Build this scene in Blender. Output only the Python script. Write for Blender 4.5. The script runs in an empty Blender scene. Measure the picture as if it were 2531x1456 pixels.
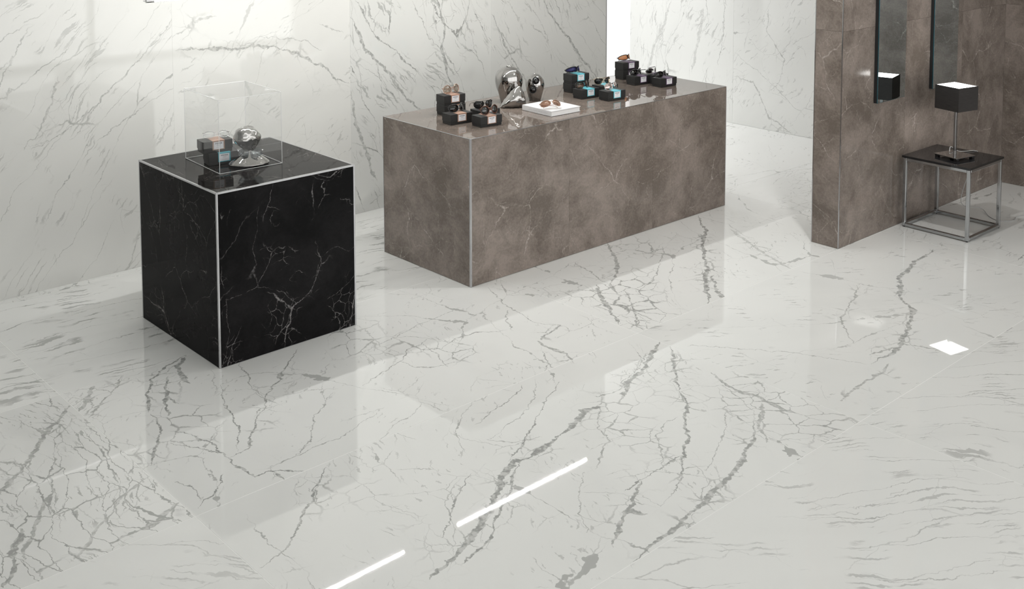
import bpy, bmesh, math, random
from mathutils import Vector, Matrix
import numpy as np
random.seed(7)
D = bpy.data
SC = bpy.context.scene
C = SC.collection

# ------------------------------------------------------------------ camera
IW, IH = 2531.0, 1456.0
FPX, PCX, PCY = 2759.26, 1299.15, -85.34
YAW, PITCH = math.radians(47.127), math.radians(4.439)
CAM = Vector((-3.7190, -4.4335, 2.1651))
FWD = Vector((math.cos(YAW)*math.cos(PITCH), math.sin(YAW)*math.cos(PITCH), -math.sin(PITCH)))
RGT = Vector((math.sin(YAW), -math.cos(YAW), 0))
UPV = RGT.cross(FWD)
cd = D.cameras.new('camera'); cam = D.objects.new('camera', cd); C.objects.link(cam)
cam.matrix_world = Matrix(((RGT.x, UPV.x, -FWD.x, CAM.x), (RGT.y, UPV.y, -FWD.y, CAM.y), (RGT.z, UPV.z, -FWD.z, CAM.z), (0, 0, 0, 1)))
cd.sensor_fit = 'HORIZONTAL'; cd.sensor_width = 36.0; cd.lens = FPX/IW*36.0
cd.shift_x = -(PCX-IW/2)/IW; cd.shift_y = -(IH/2-PCY)/IW
cd.clip_start = 0.05; cd.clip_end = 100
SC.camera = cam

# ------------------------------------------------------------------ world, light, exposure
w = D.worlds.new('world'); SC.world = w; w.use_nodes = True
w.node_tree.nodes['Background'].inputs[0].default_value = (1.0, 1.0, 0.985, 1)
w.node_tree.nodes['Background'].inputs[1].default_value = 1.95
SC.view_settings.view_transform = 'Standard'; SC.view_settings.look = 'None'
SC.view_settings.exposure = 0.08; SC.view_settings.gamma = 1.0
SC.view_settings.use_curve_mapping = False
cy = SC.cycles
cy.max_bounces = 7; cy.diffuse_bounces = 3; cy.glossy_bounces = 5; cy.transmission_bounces = 2; cy.transparent_max_bounces = 16
cy.caustics_reflective = False; cy.caustics_refractive = False; cy.sample_clamp_indirect = 6.0
cy.use_adaptive_sampling = True; cy.adaptive_threshold = 0.05; cy.use_light_tree = False
TUBE_STRENGTH = 152.0
LAMP_STRENGTH = 9.0

def area_light(name, loc, target, size, power, color=(1, 1, 1), spread=180):
    l = D.lights.new(name, 'AREA'); l.shape = 'DISK'; l.size = size; l.energy = power; l.color = color
    o = D.objects.new(name, l); C.objects.link(o); o.location = loc
    o.rotation_euler = (Vector(target)-Vector(loc)).to_track_quat('-Z', 'Y').to_euler(); l.spread = math.radians(spread)
    return o
area_light('passage_spotlight', (2.98, 3.65, 2.5), (3.15, 0.6, 0), 0.30, 16, (1, 1, 1), 100)
area_light('wall_fill_light', (1.5, -1.3, 2.93), (2.1, 1.5, 1.0), 0.12, 27, (1, .99, .97))  # added fill without a fixture, lifts the back wall's right end
area_light('backdrop_fill_light', (3.5, 4.3, 2.75), (5.2, 3.2, 0.9), 0.4, 60)  # added unseen light that drives the backdrop to white in the gap

# pixel -> place helpers (a pixel gives a direction; the plane it lies on gives the distance)
def ray(u, v):
    return RGT*((u-PCX)/FPX)+UPV*(-(v-PCY)/FPX)+FWD
def atz(u, v, z=0.0): d = ray(u, v); return CAM+d*((z-CAM.z)/d.z)
def aty(u, v, y): d = ray(u, v); return CAM+d*((y-CAM.y)/d.y)
def atx(u, v, x): d = ray(u, v); return CAM+d*((x-CAM.x)/d.x)

# ------------------------------------------------------------------ materials
def nodes_of(name):
    m = D.materials.new(name); m.use_nodes = True
    nt = m.node_tree; b = nt.nodes['Principled BSDF']
    return m, nt, b
def simple(name, col, rough=0.5, metal=0.0, spec=0.5, emit=None, noise=None):
    m, nt, b = nodes_of(name)
    b.inputs['Base Color'].default_value = (*col, 1); b.inputs['Roughness'].default_value = rough
    b.inputs['Metallic'].default_value = metal; b.inputs['Specular IOR Level'].default_value = spec
    if emit:
        b.inputs['Emission Color'].default_value = (*emit[0], 1); b.inputs['Emission Strength'].default_value = emit[1]
    if noise:   # (scale vector, amount)
        tc = nt.nodes.new('ShaderNodeTexCoord'); mp = nt.nodes.new('ShaderNodeMapping'); mp.inputs['Scale'].default_value = noise[0]
        n = nt.nodes.new('ShaderNodeTexNoise'); n.inputs['Scale'].default_value = 1; n.inputs['Detail'].default_value = 4
        r = nt.nodes.new('ShaderNodeMapRange'); r.inputs['From Min'].default_value = .25; r.inputs['From Max'].default_value = .75
        r.inputs['To Min'].default_value = 1-noise[1]; r.inputs['To Max'].default_value = 1+noise[1]
        x = nt.nodes.new('ShaderNodeVectorMath'); x.operation = 'SCALE'; x.inputs[0].default_value = col
        L = nt.links.new
        L(tc.outputs['Object'], mp.inputs['Vector']); L(mp.outputs[0], n.inputs['Vector']); L(n.outputs['Fac'], r.inputs['Value'])
        L(r.outputs[0], x.inputs['Scale']); L(x.outputs[0], b.inputs['Base Color'])
    return m
def glassy(name, tint, refl=1.0, body=0.0, bodycol=(1, 1, 1), rough=0.0):
    """thin sheet: transparent with Fresnel reflection and an optional milky body"""
    m = D.materials.new(name); m.use_nodes = True; nt = m.node_tree; nt.nodes.clear(); L = nt.links.new
    out = nt.nodes.new('ShaderNodeOutputMaterial'); tr = nt.nodes.new('ShaderNodeBsdfTransparent'); tr.inputs[0].default_value = (*tint, 1)
    base = tr.outputs[0]
    if body > 0:
        df = nt.nodes.new('ShaderNodeBsdfDiffuse'); df.inputs[0].default_value = (*bodycol, 1)
        mx = nt.nodes.new('ShaderNodeMixShader'); mx.inputs[0].default_value = body
        L(base, mx.inputs[1]); L(df.outputs[0], mx.inputs[2]); base = mx.outputs[0]
    gl = nt.nodes.new('ShaderNodeBsdfGlossy'); gl.inputs['Roughness'].default_value = rough
    fr = nt.nodes.new('ShaderNodeFresnel'); ge = nt.nodes.new('ShaderNodeNewGeometry'); im = nt.nodes.new('ShaderNodeMapRange')
    im.inputs['To Min'].default_value = 1.49; im.inputs['To Max'].default_value = 1/1.49      # same reflection from either side of the sheet
    L(ge.outputs['Backfacing'], im.inputs['Value']); L(im.outputs[0], fr.inputs['IOR'])
    mu = nt.nodes.new('ShaderNodeMath'); mu.operation = 'MULTIPLY'; mu.inputs[1].default_value = refl; mu.use_clamp = True
    mx = nt.nodes.new('ShaderNodeMixShader')
    L(fr.outputs[0], mu.inputs[0]); L(mu.outputs[0], mx.inputs[0]); L(base, mx.inputs[1]); L(gl.outputs[0], mx.inputs[2]); L(mx.outputs[0], out.inputs[0])
    return m

class NB:
    """small node-graph builder"""
    def __init__(s, nt): s.nt = nt
    def n(s, t): return s.nt.nodes.new(t)
    def put(s, sock, v):
        if isinstance(v, (int, float)): sock.default_value = v
        elif isinstance(v, (tuple, list)): sock.default_value = v
        else: s.nt.links.new(v, sock)
    def m(s, op, a, b=None, c=None, clamp=False):
        x = s.n('ShaderNodeMath'); x.operation = op; x.use_clamp = clamp; s.put(x.inputs[0], a)
        if b is not None: s.put(x.inputs[1], b)
        if c is not None: s.put(x.inputs[2], c)
        return x.outputs[0]
    def v(s, op, a, b=None):
        x = s.n('ShaderNodeVectorMath'); x.operation = op; s.put(x.inputs[0], a)
        if op == 'SCALE': s.put(x.inputs['Scale'], b)
        elif b is not None: s.put(x.inputs[1], b)
        return x.outputs['Value'] if op in ('DOT_PRODUCT', 'LENGTH') else x.outputs[0]
    def noise(s, vec, scale, detail=3, rough=.5, col=False):
        x = s.n('ShaderNodeTexNoise'); x.noise_dimensions = '2D'; s.put(x.inputs['Vector'], vec); x.inputs['Scale'].default_value = scale
        x.inputs['Detail'].default_value = detail; x.inputs['Roughness'].default_value = rough
        return x.outputs['Color'] if col else x.outputs['Fac']
    def ss(s, val, a, b, lo=0., hi=1., smooth=True):
        x = s.n('ShaderNodeMapRange'); x.interpolation_type = 'SMOOTHSTEP' if smooth else 'LINEAR'
        s.put(x.inputs['Value'], val); s.put(x.inputs['From Min'], a); s.put(x.inputs['From Max'], b)
        s.put(x.inputs['To Min'], lo); s.put(x.inputs['To Max'], hi); return x.outputs[0]
    def mixc(s, f, a, b):
        x = s.n('ShaderNodeMix'); x.data_type = 'RGBA'; s.put(x.inputs[0], f); s.put(x.inputs[6], a); s.put(x.inputs[7], b); return x.outputs[2]
    def edge(s, vec, scale):
        x = s.n('ShaderNodeTexVoronoi'); x.feature = 'DISTANCE_TO_EDGE'; x.voronoi_dimensions = '2D'; s.put(x.inputs['Vector'], vec); x.inputs['Scale'].default_value = scale
        return x.outputs['Distance']
    def curve(s, t, pts):
        x = s.n('ShaderNodeFloatCurve'); cv = x.mapping.curves[0]
        cv.points[0].location = pts[0]; cv.points[1].location = pts[-1]
        for p in pts[1:-1]: cv.points.new(*p)
        for p in cv.points: p.handle_type = 'VECTOR'
        x.mapping.update(); s.put(x.inputs['Value'], t); return x.outputs[0]

def plane_coords(nb, plane):
    tc = nb.n('ShaderNodeTexCoord'); sp = nb.n('ShaderNodeSeparateXYZ'); nb.put(sp.inputs[0], tc.outputs['Object'])
    oi = nb.n('ShaderNodeObjectInfo'); sd = nb.m('MULTIPLY', oi.outputs['Random'], 37.0)
    cb = nb.n('ShaderNodeCombineXYZ')
    a, b = {'xy': (0, 1), 'xz': (0, 2), 'yz': (1, 2)}[plane]
    nb.put(cb.inputs[0], sp.outputs[a]); nb.put(cb.inputs[1], sp.outputs[b])
    return cb.outputs[0], sd
def third(nb, vec, sd):
    cb = nb.n('ShaderNodeCombineXYZ'); nb.put(cb.inputs[0], sd); nb.put(cb.inputs[1], nb.m('MULTIPLY', sd, -1.73)); return nb.v('ADD', vec, cb.outputs[0])

def vein_mask(nb, pw, wn, pts, width):
    """hand-laid vein through points (2-D, metres); pw: warped coordinates, wn: width noise 0..1"""
    A, B = Vector(pts[0]), Vector(pts[-1]); ln = (B-A).length; d = (B-A)/ln; nr = Vector((-d.y, d.x))
    K = 1.0
    cps = []
    for p in pts:
        q = Vector(p)-A; t = q.dot(d)/ln; o = q.dot(nr)/K+.5
        if not cps or t > cps[-1][0]+.005: cps.append((min(max(t, 0), 1), o))
    t = nb.m('SUBTRACT', nb.v('DOT_PRODUCT', pw, (d.x/ln, d.y/ln, 0)), A.dot(d)/ln)
    s = nb.m('SUBTRACT', nb.v('DOT_PRODUCT', pw, (nr.x/K, nr.y/K, 0)), A.dot(nr)/K-.5)
    c = nb.curve(t, cps)
    dist = nb.m('ABSOLUTE', nb.m('SUBTRACT', s, c))
    end = nb.m('MULTIPLY', nb.m('MULTIPLY', t, nb.m('SUBTRACT', 1.0, t)), 9.0, clamp=True)
    wd = nb.m('MULTIPLY', nb.m('MULTIPLY_ADD', wn, 1.9, -.35), end)
    wd = nb.m('MAXIMUM', nb.m('MULTIPLY', wd, width/K), .0)
    core = nb.ss(dist, nb.m('ADD', wd, .0016/K), nb.m('MULTIPLY', wd, .75), 0., 1.)
    core = nb.m('MULTIPLY', core, nb.m('GREATER_THAN', end, .001))
    near = nb.m('MULTIPLY', nb.ss(dist, .11, .0), end)
    return core, near

def marble(name, plane, ang=0., stretch=2.4, main=(1.6, .012, .55), fine=(5., .02, .3), brec=(9., .6, .5), cloud=.05,
           base=(.83, .835, .82), vein=(.135, .14, .13), rough=.02, warp=(.17, .032), dash=(48., .64, .35), spec=.5, bdir=False, veins=(), strong=1.0):
    m, nt, b = nodes_of(name); nb = NB(nt)
    p2, sd = plane_coords(nb, plane); p = third(nb, p2, sd)
    w1 = nb.v('SCALE', nb.v('SUBTRACT', nb.noise(p, 1.1, 2, .5, True), (.5, .5, .5)), warp[0]*2)
    w2 = nb.v('SCALE', nb.v('SUBTRACT', nb.noise(p, 7., 4, .68, True), (.5, .5, .5)), warp[1]*2)
    pw = nb.v('ADD', nb.v('ADD', p, w1), w2)
    rt = nb.n('ShaderNodeVectorRotate'); rt.rotation_type = 'Z_AXIS'; nb.put(rt.inputs['Vector'], pw); rt.inputs['Angle'].default_value = -ang
    pd = nb.v('MULTIPLY', rt.outputs[0], (1./stretch, 1., 1.))
    # long wandering veins that swell and vanish
    msk = nb.noise(p, 1.7, 1)
    msk2 = nb.noise(p, 3.3, 3, .6)
    wn = nb.noise(p, 8., 3, .65)
    vary = nb.ss(wn, .30, .62, .30, 1.)
    r1 = nb.edge(pd, main[0])
    th = nb.m('MULTIPLY', nb.m('MULTIPLY', nb.ss(msk, .48, .74), nb.ss(wn, .48, .70)), main[1]*4)
    v1 = nb.m('MULTIPLY', nb.m('MULTIPLY', nb.ss(r1, nb.m('ADD', th, .0022*main[0]), th), nb.ss(msk, .36, .48)), vary)
    r2 = nb.edge(pw, fine[0])
    v2 = nb.m('MULTIPLY', nb.m('MULTIPLY', nb.ss(r2, .0024*fine[0], .0004*fine[0]), nb.ss(msk2, .48, .58)), vary)
    # short dashes lying along the grain
    ds = nb.noise(nb.v('MULTIPLY', pd, (.45, 1., 1.)), dash[0], 2, .5)
    v5 = nb.m('MULTIPLY', nb.ss(ds, dash[1], dash[1]+.05), nb.ss(msk2, .49, .62))
    # shattered network
    bm = nb.noise(pd, 1.5, 2)
    e1 = nb.edge(pd if bdir else pw, brec[0])
    bmk = nb.ss(bm, brec[1]-.03, brec[1]+.10)
    nears = None; hand = None
    if veins:
        ph = nb.v('ADD', p2, nb.v('ADD', w2, nb.v('SCALE', nb.v('SUBTRACT', nb.noise(p, 22., 3, .6, True), (.5, .5, .5)), .02)))
        for pts, width, st in veins:
            c_, n_ = vein_mask(nb, ph, wn, pts, width)
            c_ = nb.m('MULTIPLY', c_, st); hand = c_ if hand is None else nb.m('MAXIMUM', hand, c_)
            if width >= .006: nears = n_ if nears is None else nb.m('MAXIMUM', nears, n_)
        if nears is not None: bmk = nb.m('MAXIMUM', bmk, nb.m('MULTIPLY', nears, nb.ss(msk2, .40, .62)))
    v3 = nb.m('MULTIPLY', nb.ss(e1, nb.m('MULTIPLY_ADD', nb.ss(wn, .40, .72), .045 if bdir else .10, .02), .004), bmk)
    tot = nb.m('MULTIPLY', v1, main[2])
    tot = nb.m('MAXIMUM', tot, nb.m('MULTIPLY', v2, fine[2]))
    tot = nb.m('MAXIMUM', tot, nb.m('MULTIPLY', v5, dash[2]))
    tot = nb.m('MAXIMUM', tot, nb.m('MULTIPLY', v3, brec[2]))
    tex = nb.noise(p, 34., 2, .65)
    if hand is not None: tot = nb.m('MAXIMUM', tot, nb.m('MULTIPLY', hand, nb.ss(tex, .34, .62, .45, 1.)))
    cl = nb.m('MULTIPLY', nb.ss(nb.noise(pd, 1.9, 3, .6), .42, .75), cloud)
    tot = nb.m('ADD', nb.m('MULTIPLY', tot, strong), cl, clamp=True)
    nb.put(b.inputs['Base Color'], nb.mixc(tot, (*base, 1), (*vein, 1)))
    b.inputs['Roughness'].default_value = rough; b.inputs['Specular IOR Level'].default_value = spec
    return m

def dark_marble(name, plane, base, lo, vein, ang=.6, rough=.1, vs=.5, cloudscale=2.7, fs=7., spec=.5, web=.45, grit=.95, bscale=3.4, msk0=.44):
    """cloudy stone with thin pale veins (taupe and black slabs)"""
    m, nt, b = nodes_of(name); nb = NB(nt)
    p2, sd = plane_coords(nb, plane); p = third(nb, p2, sd)
    w1 = nb.v('SCALE', nb.v('SUBTRACT', nb.noise(p, 2.2, 3, .5, True), (.5, .5, .5)), .22)
    w2 = nb.v('SCALE', nb.v('SUBTRACT', nb.noise(p, 11., 4, .6, True), (.5, .5, .5)), .045)
    pw = nb.v('ADD', nb.v('ADD', p, w1), w2)
    cloud = nb.noise(pw, cloudscale, 7, .72)
    fine = nb.noise(p, 75., 3, .75)
    f = nb.m('ADD', nb.ss(cloud, .36, .66, smooth=False), nb.m('MULTIPLY_ADD', fine, grit, -grit*.5), clamp=True)
    col = nb.mixc(f, (*lo, 1), (*base, 1))
    rt = nb.n('ShaderNodeVectorRotate'); rt.rotation_type = 'Z_AXIS'; nb.put(rt.inputs['Vector'], pw); rt.inputs['Angle'].default_value = -ang
    pd = nb.v('MULTIPLY', rt.outputs[0], (.5, 1., 1.))
    mk = nb.noise(p, 2.6, 3, .55); mk2 = nb.noise(p, 5.5, 3, .6)
    vy = nb.ss(mk2, .34, .64, .22, 1.)
    e1 = nb.edge(pd, bscale); r1 = nb.m('MULTIPLY', nb.ss(e1, nb.m('MULTIPLY_ADD', nb.ss(mk2, .52, .78), .020, .0022*bscale), .0), nb.ss(mk, msk0, msk0+.14))
    e2 = nb.edge(nb.v('ADD', pw, (3.1, 7.7, 0)), fs*.5); r2 = nb.m('MULTIPLY', nb.ss(e2, .0021*fs*.5, .0), nb.ss(mk2, .42, .56))
    e3 = nb.edge(pw, fs*2.2); r3 = nb.m('MULTIPLY', nb.ss(e3, .0016*fs*2.2, .0), nb.m('MULTIPLY', nb.ss(mk2, .48, .62), nb.ss(mk, .42, .56)))
    tot = nb.m('MULTIPLY', nb.m('MAXIMUM', r1, nb.m('MAXIMUM', nb.m('MULTIPLY', r2, .75), nb.m('MULTIPLY', r3, web))), vy)
    tot = nb.m('MULTIPLY', nb.m('MULTIPLY', tot, nb.ss(fine, .34, .62, .15, 1.)), vs, clamp=True)
    nb.put(b.inputs['Base Color'], nb.mixc(tot, col, (*vein, 1)))
    b.inputs['Roughness'].default_value = rough; b.inputs['Specular IOR Level'].default_value = spec
    return m

M = {}
M['chrome'] = simple('polished chrome', (.72, .72, .72), .03, 1)
M['trim'] = simple('satin steel trim', (.52, .52, .535), .12, 1)
M['chrome_dark'] = simple('dark mirror ceramic', (.42, .41, .40), .025, 1)
M['frame_steel'] = simple('polished steel tube', (.46, .47, .48), .12, 1)
M['grout'] = simple('pale joint mortar', (.95, .95, .93), .5)
M['core'] = simple('dark carcass board', (.07, .065, .06), .6)
M['joint_grey'] = simple('grey joint filler', (.80, .80, .78), .5)
M['core_taupe'] = simple('taupe joint board', (.42, .37, .33), .6)
M['plaster'] = simple('white plaster', (.82, .82, .80), .7)
M['grey_plaster'] = simple('grey plaster', (.34, .34, .33), .8)
M['backdrop'] = simple('white paper backdrop', (.93, .93, .93), .9)
M['box'] = simple('black card', (.014, .014, .014), .55, noise=((120, 120, 120), .25))
M['paper'] = simple('white label paper', (.83, .83, .86), .55)
M['ink'] = simple('dark blue black ink', (.012, .014, .022), .6)
M['greyink'] = simple('pale grey ink', (.54, .54, .54), .6)
M['tan'] = simple('tan paper band', (.37, .225, .165), .5)
M['teal'] = simple('teal paper band', (.11, .47, .56), .45)
M['purple'] = simple('purple paper band', (.105, .06, .125), .5)
M['bookwhite'] = simple('white book cover', (.70, .70, .71), .35)
M['pages'] = simple('book pages', (.80, .80, .80), .8, noise=((3, 3, 900), .06))
M['black_glass'] = simple('black table glass', (.012, .012, .013), .03)
M['weave'] = simple('black woven shade', (.022, .019, .018), .6, noise=((25, 25, 700), .55))
M['shade_in'] = simple('white shade lining', (.9, .9, .88), .6)
M['lamp_glow'] = simple('lit lamp diffuser', (1, 1, 1), .5, emit=((1, .985, .95), LAMP_STRENGTH))
M['tube_glow'] = simple('lit fluorescent tube', (1, 1, 1), .4, emit=((1, .995, .97), TUBE_STRENGTH))
M['black'] = simple('matt black', (.012, .012, .013), .4)
M['rubber'] = simple('black rubber foot', (.01, .01, .01), .7)
M['cable'] = simple('clear grey flex', (.42, .42, .42), .3)
M['mirror'] = simple('smoked mirror glass', (.74, .82, .84), .0, 1)
M['mirror_edge'] = simple('teal glass edge', (.01, .06, .075), .1)
M['acrylic'] = glassy('clear acrylic sheet', (.995, .996, .995), 0.85)
M['acrylic_edge'] = glassy('bright acrylic edge', (.96, .96, .96), 1.4, .55, (.95, .95, .95), .1)
M['tortoise'] = simple('tortoiseshell acetate', (.085, .032, .018), .12, noise=((90, 90, 90), .7))
M['acetate'] = simple('black acetate', (.010, .010, .011), .10)
M['acetate_clear'] = simple('pale brown acetate', (.33, .22, .17), .15)
M['gold'] = simple('pale gold wire', (.78, .66, .50), .12, 1)
M['silver'] = simple('silver wire', (.72, .72, .72), .12, 1)
M['lens_clear'] = glassy('clear lens', (.96, .97, .97), 1.6)
M['lens_tan'] = glassy('light brown lens', (.72, .66, .60), 1.4)
M['lens_brown'] = glassy('brown lens', (.55, .40, .32), 1.6)
M['lens_smoke'] = glassy('smoke lens', (.16, .165, .17), 1.6)
M['lens_grey'] = glassy('pale grey lens', (.80, .83, .85), 2.0)
M['lens_dark'] = glassy('dark lens', (.05, .045, .045), 1.8)
M['lens_mirrordark'] = simple('dark mirrored lens', (.10, .10, .10), .05, .85)
M['lens_orange'] = glassy('orange lens', (.85, .50, .28), 1.0, .5, (.55, .30, .17))
M['lens_blue'] = simple('blue mirror lens', (.03, .03, .10), .06, .6)
M['lens_mirror'] = simple('rose silver mirror lens', (.55, .47, .45), .06, .9)
M['ink_icon'] = M['ink']

# ------------------------------------------------------------------ mesh helpers
def link(name, me, mat, parent=None, smooth=False):
    o = D.objects.new(name, me); C.objects.link(o)
    if mat: me.materials.clear(); me.materials.append(mat)
    if smooth: me.polygons.foreach_set('use_smooth', [True]*len(me.polygons))
    if parent: o.parent = parent
    return o
def mesh(name, verts, faces):
    me = D.meshes.new(name); me.from_pydata([tuple(v) for v in verts], [], faces); me.validate(); me.update(); return me
def bm_mesh(name, bm):
    bmesh.ops.recalc_face_normals(bm, faces=bm.faces); me = D.meshes.new(name); bm.to_mesh(me); bm.free(); return me
def box_me(name, lo, hi, bev=0.0, seg=1):
    bm = bmesh.new(); bmesh.ops.create_cube(bm, size=1)
    lo, hi = Vector(lo), Vector(hi); c = (lo+hi)/2; s = hi-lo
    for v in bm.verts: v.co = Vector((v.co.x*s.x, v.co.y*s.y, v.co.z*s.z))+c
    if bev: bmesh.ops.bevel(bm, geom=list(bm.edges), offset=bev, segments=seg, affect='EDGES', profile=.5)
    return bm_mesh(name, bm)
def boxes_me(name, lst):
    V, F = [], []
    for lo, hi in lst:
        k = len(V)
        V += [(x, y, z) for x in (lo[0], hi[0]) for y in (lo[1], hi[1]) for z in (lo[2], hi[2])]
        F += [tuple(k+i for i in f) for f in ((0, 1, 3, 2), (4, 6, 7, 5), (0, 4, 5, 1), (2, 3, 7, 6), (0, 2, 6, 4), (1, 5, 7, 3))]
    return mesh(name, V, F)
def tube_me(name, pts, r, n=8, closed=False, radii=None, flat=1.0):
    pts = [Vector(p) for p in pts]; N = len(pts); V, F = [], []
    t0 = (pts[1]-pts[0]).normalized(); ref = Vector((0, 0, 1)) if abs(t0.z) < .9 else Vector((1, 0, 0))
    nrm = (ref-t0*ref.dot(t0)).normalized()
    for i in range(N):
        a = pts[(i-1) % N] if (closed or i > 0) else pts[i]; c = pts[(i+1) % N] if (closed or i < N-1) else pts[i]
        t = (c-a).normalized(); nrm = (nrm-t*nrm.dot(t)).normalized(); bn = t.cross(nrm)
        rr = radii[i] if radii else r
        for k in range(n):
            q = 2*math.pi*k/n; V.append(pts[i]+(nrm*math.cos(q)+bn*math.sin(q)*flat)*rr)
    for i in range(N if closed else N-1):
        for k in range(n):
            a = i*n+k; b_ = i*n+(k+1) % n; j = ((i+1) % N)*n
            F.append((a, b_, j+(k+1) % n, j+k))
    if not closed:
        F.append(tuple(range(n))[::-1]); F.append(tuple((N-1)*n+k for k in range(n)))
    return mesh(name, V, F)
def rings_me(name, rings, cap=True):
    n = len(rings[0]); V = [v for r in rings for v in r]; F = []
    for i in range(len(rings)-1):
        for k in range(n): F.append((i*n+k, i*n+(k+1) % n, (i+1)*n+(k+1) % n, (i+1)*n+k))
    if cap:
        F.append(tuple(range(n))[::-1]); F.append(tuple((len(rings)-1)*n+k for k in range(n)))
    me = mesh(name, V, F); bm = bmesh.new(); bm.from_mesh(me); bmesh.ops.recalc_face_normals(bm, faces=bm.faces); bm.to_mesh(me); bm.free()
    return me
def lathe_me(name, prof, n=64, cap=True):
    return rings_me(name, [[(r*math.cos(2*math.pi*k/n), r*math.sin(2*math.pi*k/n), z) for k in range(n)] for r, z in prof], cap)
def spline(pts, n):
    """Catmull-Rom through points"""
    P = [Vector(p) for p in pts]; P = [P[0]*2-P[1]]+P+[P[-1]*2-P[-2]]; out = []
    for i in range(1, len(P)-2):
        for k in range(n):
            t = k/n; a, b_, c, d = P[i-1], P[i], P[i+1], P[i+2]
            out.append(.5*((2*b_)+(c-a)*t+(2*a-5*b_+4*c-d)*t*t+(3*b_-a-3*c+d)*t**3))
    out.append(P[-2]); return out
def tag(o, label, cat, group=None):
    o['label'] = label; o['category'] = cat
    if group: o['group'] = group
    return o
def thing(name, label, cat, loc, rz=0.0, group=None):
    o = D.objects.new(name, None); C.objects.link(o); o.location = loc; o.rotation_euler = (0, 0, rz); o.empty_display_size = .05
    return tag(o, label, cat, group)
def struct(name, me, mat, label=None, cat=None):
    o = link(name, me, mat); o['kind'] = 'structure'
    if label: tag(o, label, cat or 'wall')
    return o

# ------------------------------------------------------------------ floor
def P(plane, lst, origin=(0, 0), val=None):
    """pixel polyline -> plane coordinates"""
    out = []
    for u, v in lst:
        if plane == 'xy': q = atz(u, v, val or 0.0); out.append((q.x-origin[0], q.y-origin[1]))
        elif plane == 'xz': q = aty(u, v, val); out.append((q.x-origin[0], q.z-origin[1]))
        else: q = atx(u, v, val); out.append((q.y-origin[0], q.z-origin[1]))
    return out
def fv(lst): return [(P('xy', pts), wd, st) for pts, wd, st in lst]
R = math.radians
def ca(pts): return [(900+u/2.531, 700+v/2.531) for u, v in pts]     # readings taken on two enlarged views
def cb(pts): return [(u/2.364, 840+v/2.364) for u, v in pts]
XL = [-6.595, -4.33, -2.064, .201, 2.466, 4.731, 5.6]
YL = [-5.6, -4.60, -3.39, -2.184, -.997, .233, 1.44, 2.65, 3.86, 5.0]
floor = struct('floor', box_me('floor', (-6.9, -5.6, -.12), (5.6, 5.0, -.0005)), M['grout'], 'polished white marble floor with grey veins under the whole showroom', 'floor')
gen_floor = [marble('white marble slab diagonal', 'xy', R(35)), marble('white marble slab streaked', 'xy', R(8), 4.5, fine=(6., .03, .4)), marble('white marble slab broken', 'xy', R(70), brec=(8., .52, .6))]
tile_mat = {}
# row/column -> marble with its own veins (read off the photograph)
tile_mat[(3, 2)] = marble('slab with bold branching veins', 'xy', R(72), 2.0, main=(1.7, .010, .5), fine=(4.6, .018, .42), brec=(11., .64, .55), dash=(60., .66, .3), veins=fv([
    (ca([(1850, 365), (1800, 450), (1740, 540), (1640, 640), (1600, 740)]), .020, .66), (ca([(1500, 770), (1370, 800), (1320, 880), (1250, 945)]), .022, .66),
    (ca([(1260, 940), (1130, 1020), (1060, 1080), (930, 1120), (870, 1210), (800, 1380), (740, 1500), (640, 1620), (400, 1860)]), .022, .68),
    (ca([(960, 1120), (930, 1260), (840, 1440), (790, 1600), (600, 1760)]), .008, .66),
    (ca([(1215, 615), (1110, 790), (1040, 930), (980, 1020), (900, 1120)]), .003, .7), (ca([(1230, 600), (1360, 690), (1440, 710), (1500, 760), (1570, 690), (1680, 560), (1780, 440)]), .003, .6),
    (ca([(990, 640), (950, 700), (820, 790), (690, 880)]), .0035, .66), (ca([(1080, 600), (1060, 740), (940, 860), (780, 985)]), .002, .5), (ca([(770, 985), (900, 990), (1010, 985), (1130, 960)]), .003, .5),
    (ca([(1920, 395), (1950, 600), (2010, 730), (2010, 900), (2000, 1080), (1990, 1200), (1950, 1300)]), .009, .68), (ca([(2010, 735), (2120, 650), (2250, 640), (2330, 700), (2430, 800), (2450, 870)]), .004, .55),
    (ca([(2450, 860), (2430, 980), (2340, 1160), (2250, 1240), (2190, 1290), (2100, 1400), (1900, 1560), (1700, 1740)]), .013, .62), (ca([(2150, 560), (2250, 620), (2350, 680), (2500, 720), (2640, 800), (2760, 830)]), .016, .55),
    (ca([(2500, 750), (2480, 900), (2520, 1000)]), .014, .45),
    (ca([(1960, 840), (1880, 880), (1840, 960), (1860, 1080), (1870, 1170)]), .003, .55), (ca([(1640, 1300), (1700, 1255), (1760, 1210), (1900, 1140), (1990, 1080)]), .006, .68),
    (ca([(1740, 1240), (1670, 1380), (1610, 1470), (1560, 1650)]), .009, .6), (ca([(1600, 1440), (1680, 1430), (1780, 1445)]), .022, .62), (ca([(1690, 1300), (1850, 1400), (1960, 1280)]), .003, .5),
    (ca([(1470, 780), (1460, 900), (1530, 990), (1490, 1060), (1455, 1170)]), .005, .55), (ca([(1390, 1180), (1340, 1290), (1345, 1440), (1400, 1560)]), .004, .5), (ca([(2280, 800), (2240, 950), (2200, 1080), (2140, 1180)]), .002, .5),
    (cb([(1900, 740), (1850, 860), (1740, 1100), (1700, 1160), (1610, 1260), (1510, 1350)]), .006, .66), (ca([(660, 1190), (600, 1300), (550, 1420), (500, 1600)]), .003, .66)]))
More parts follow.
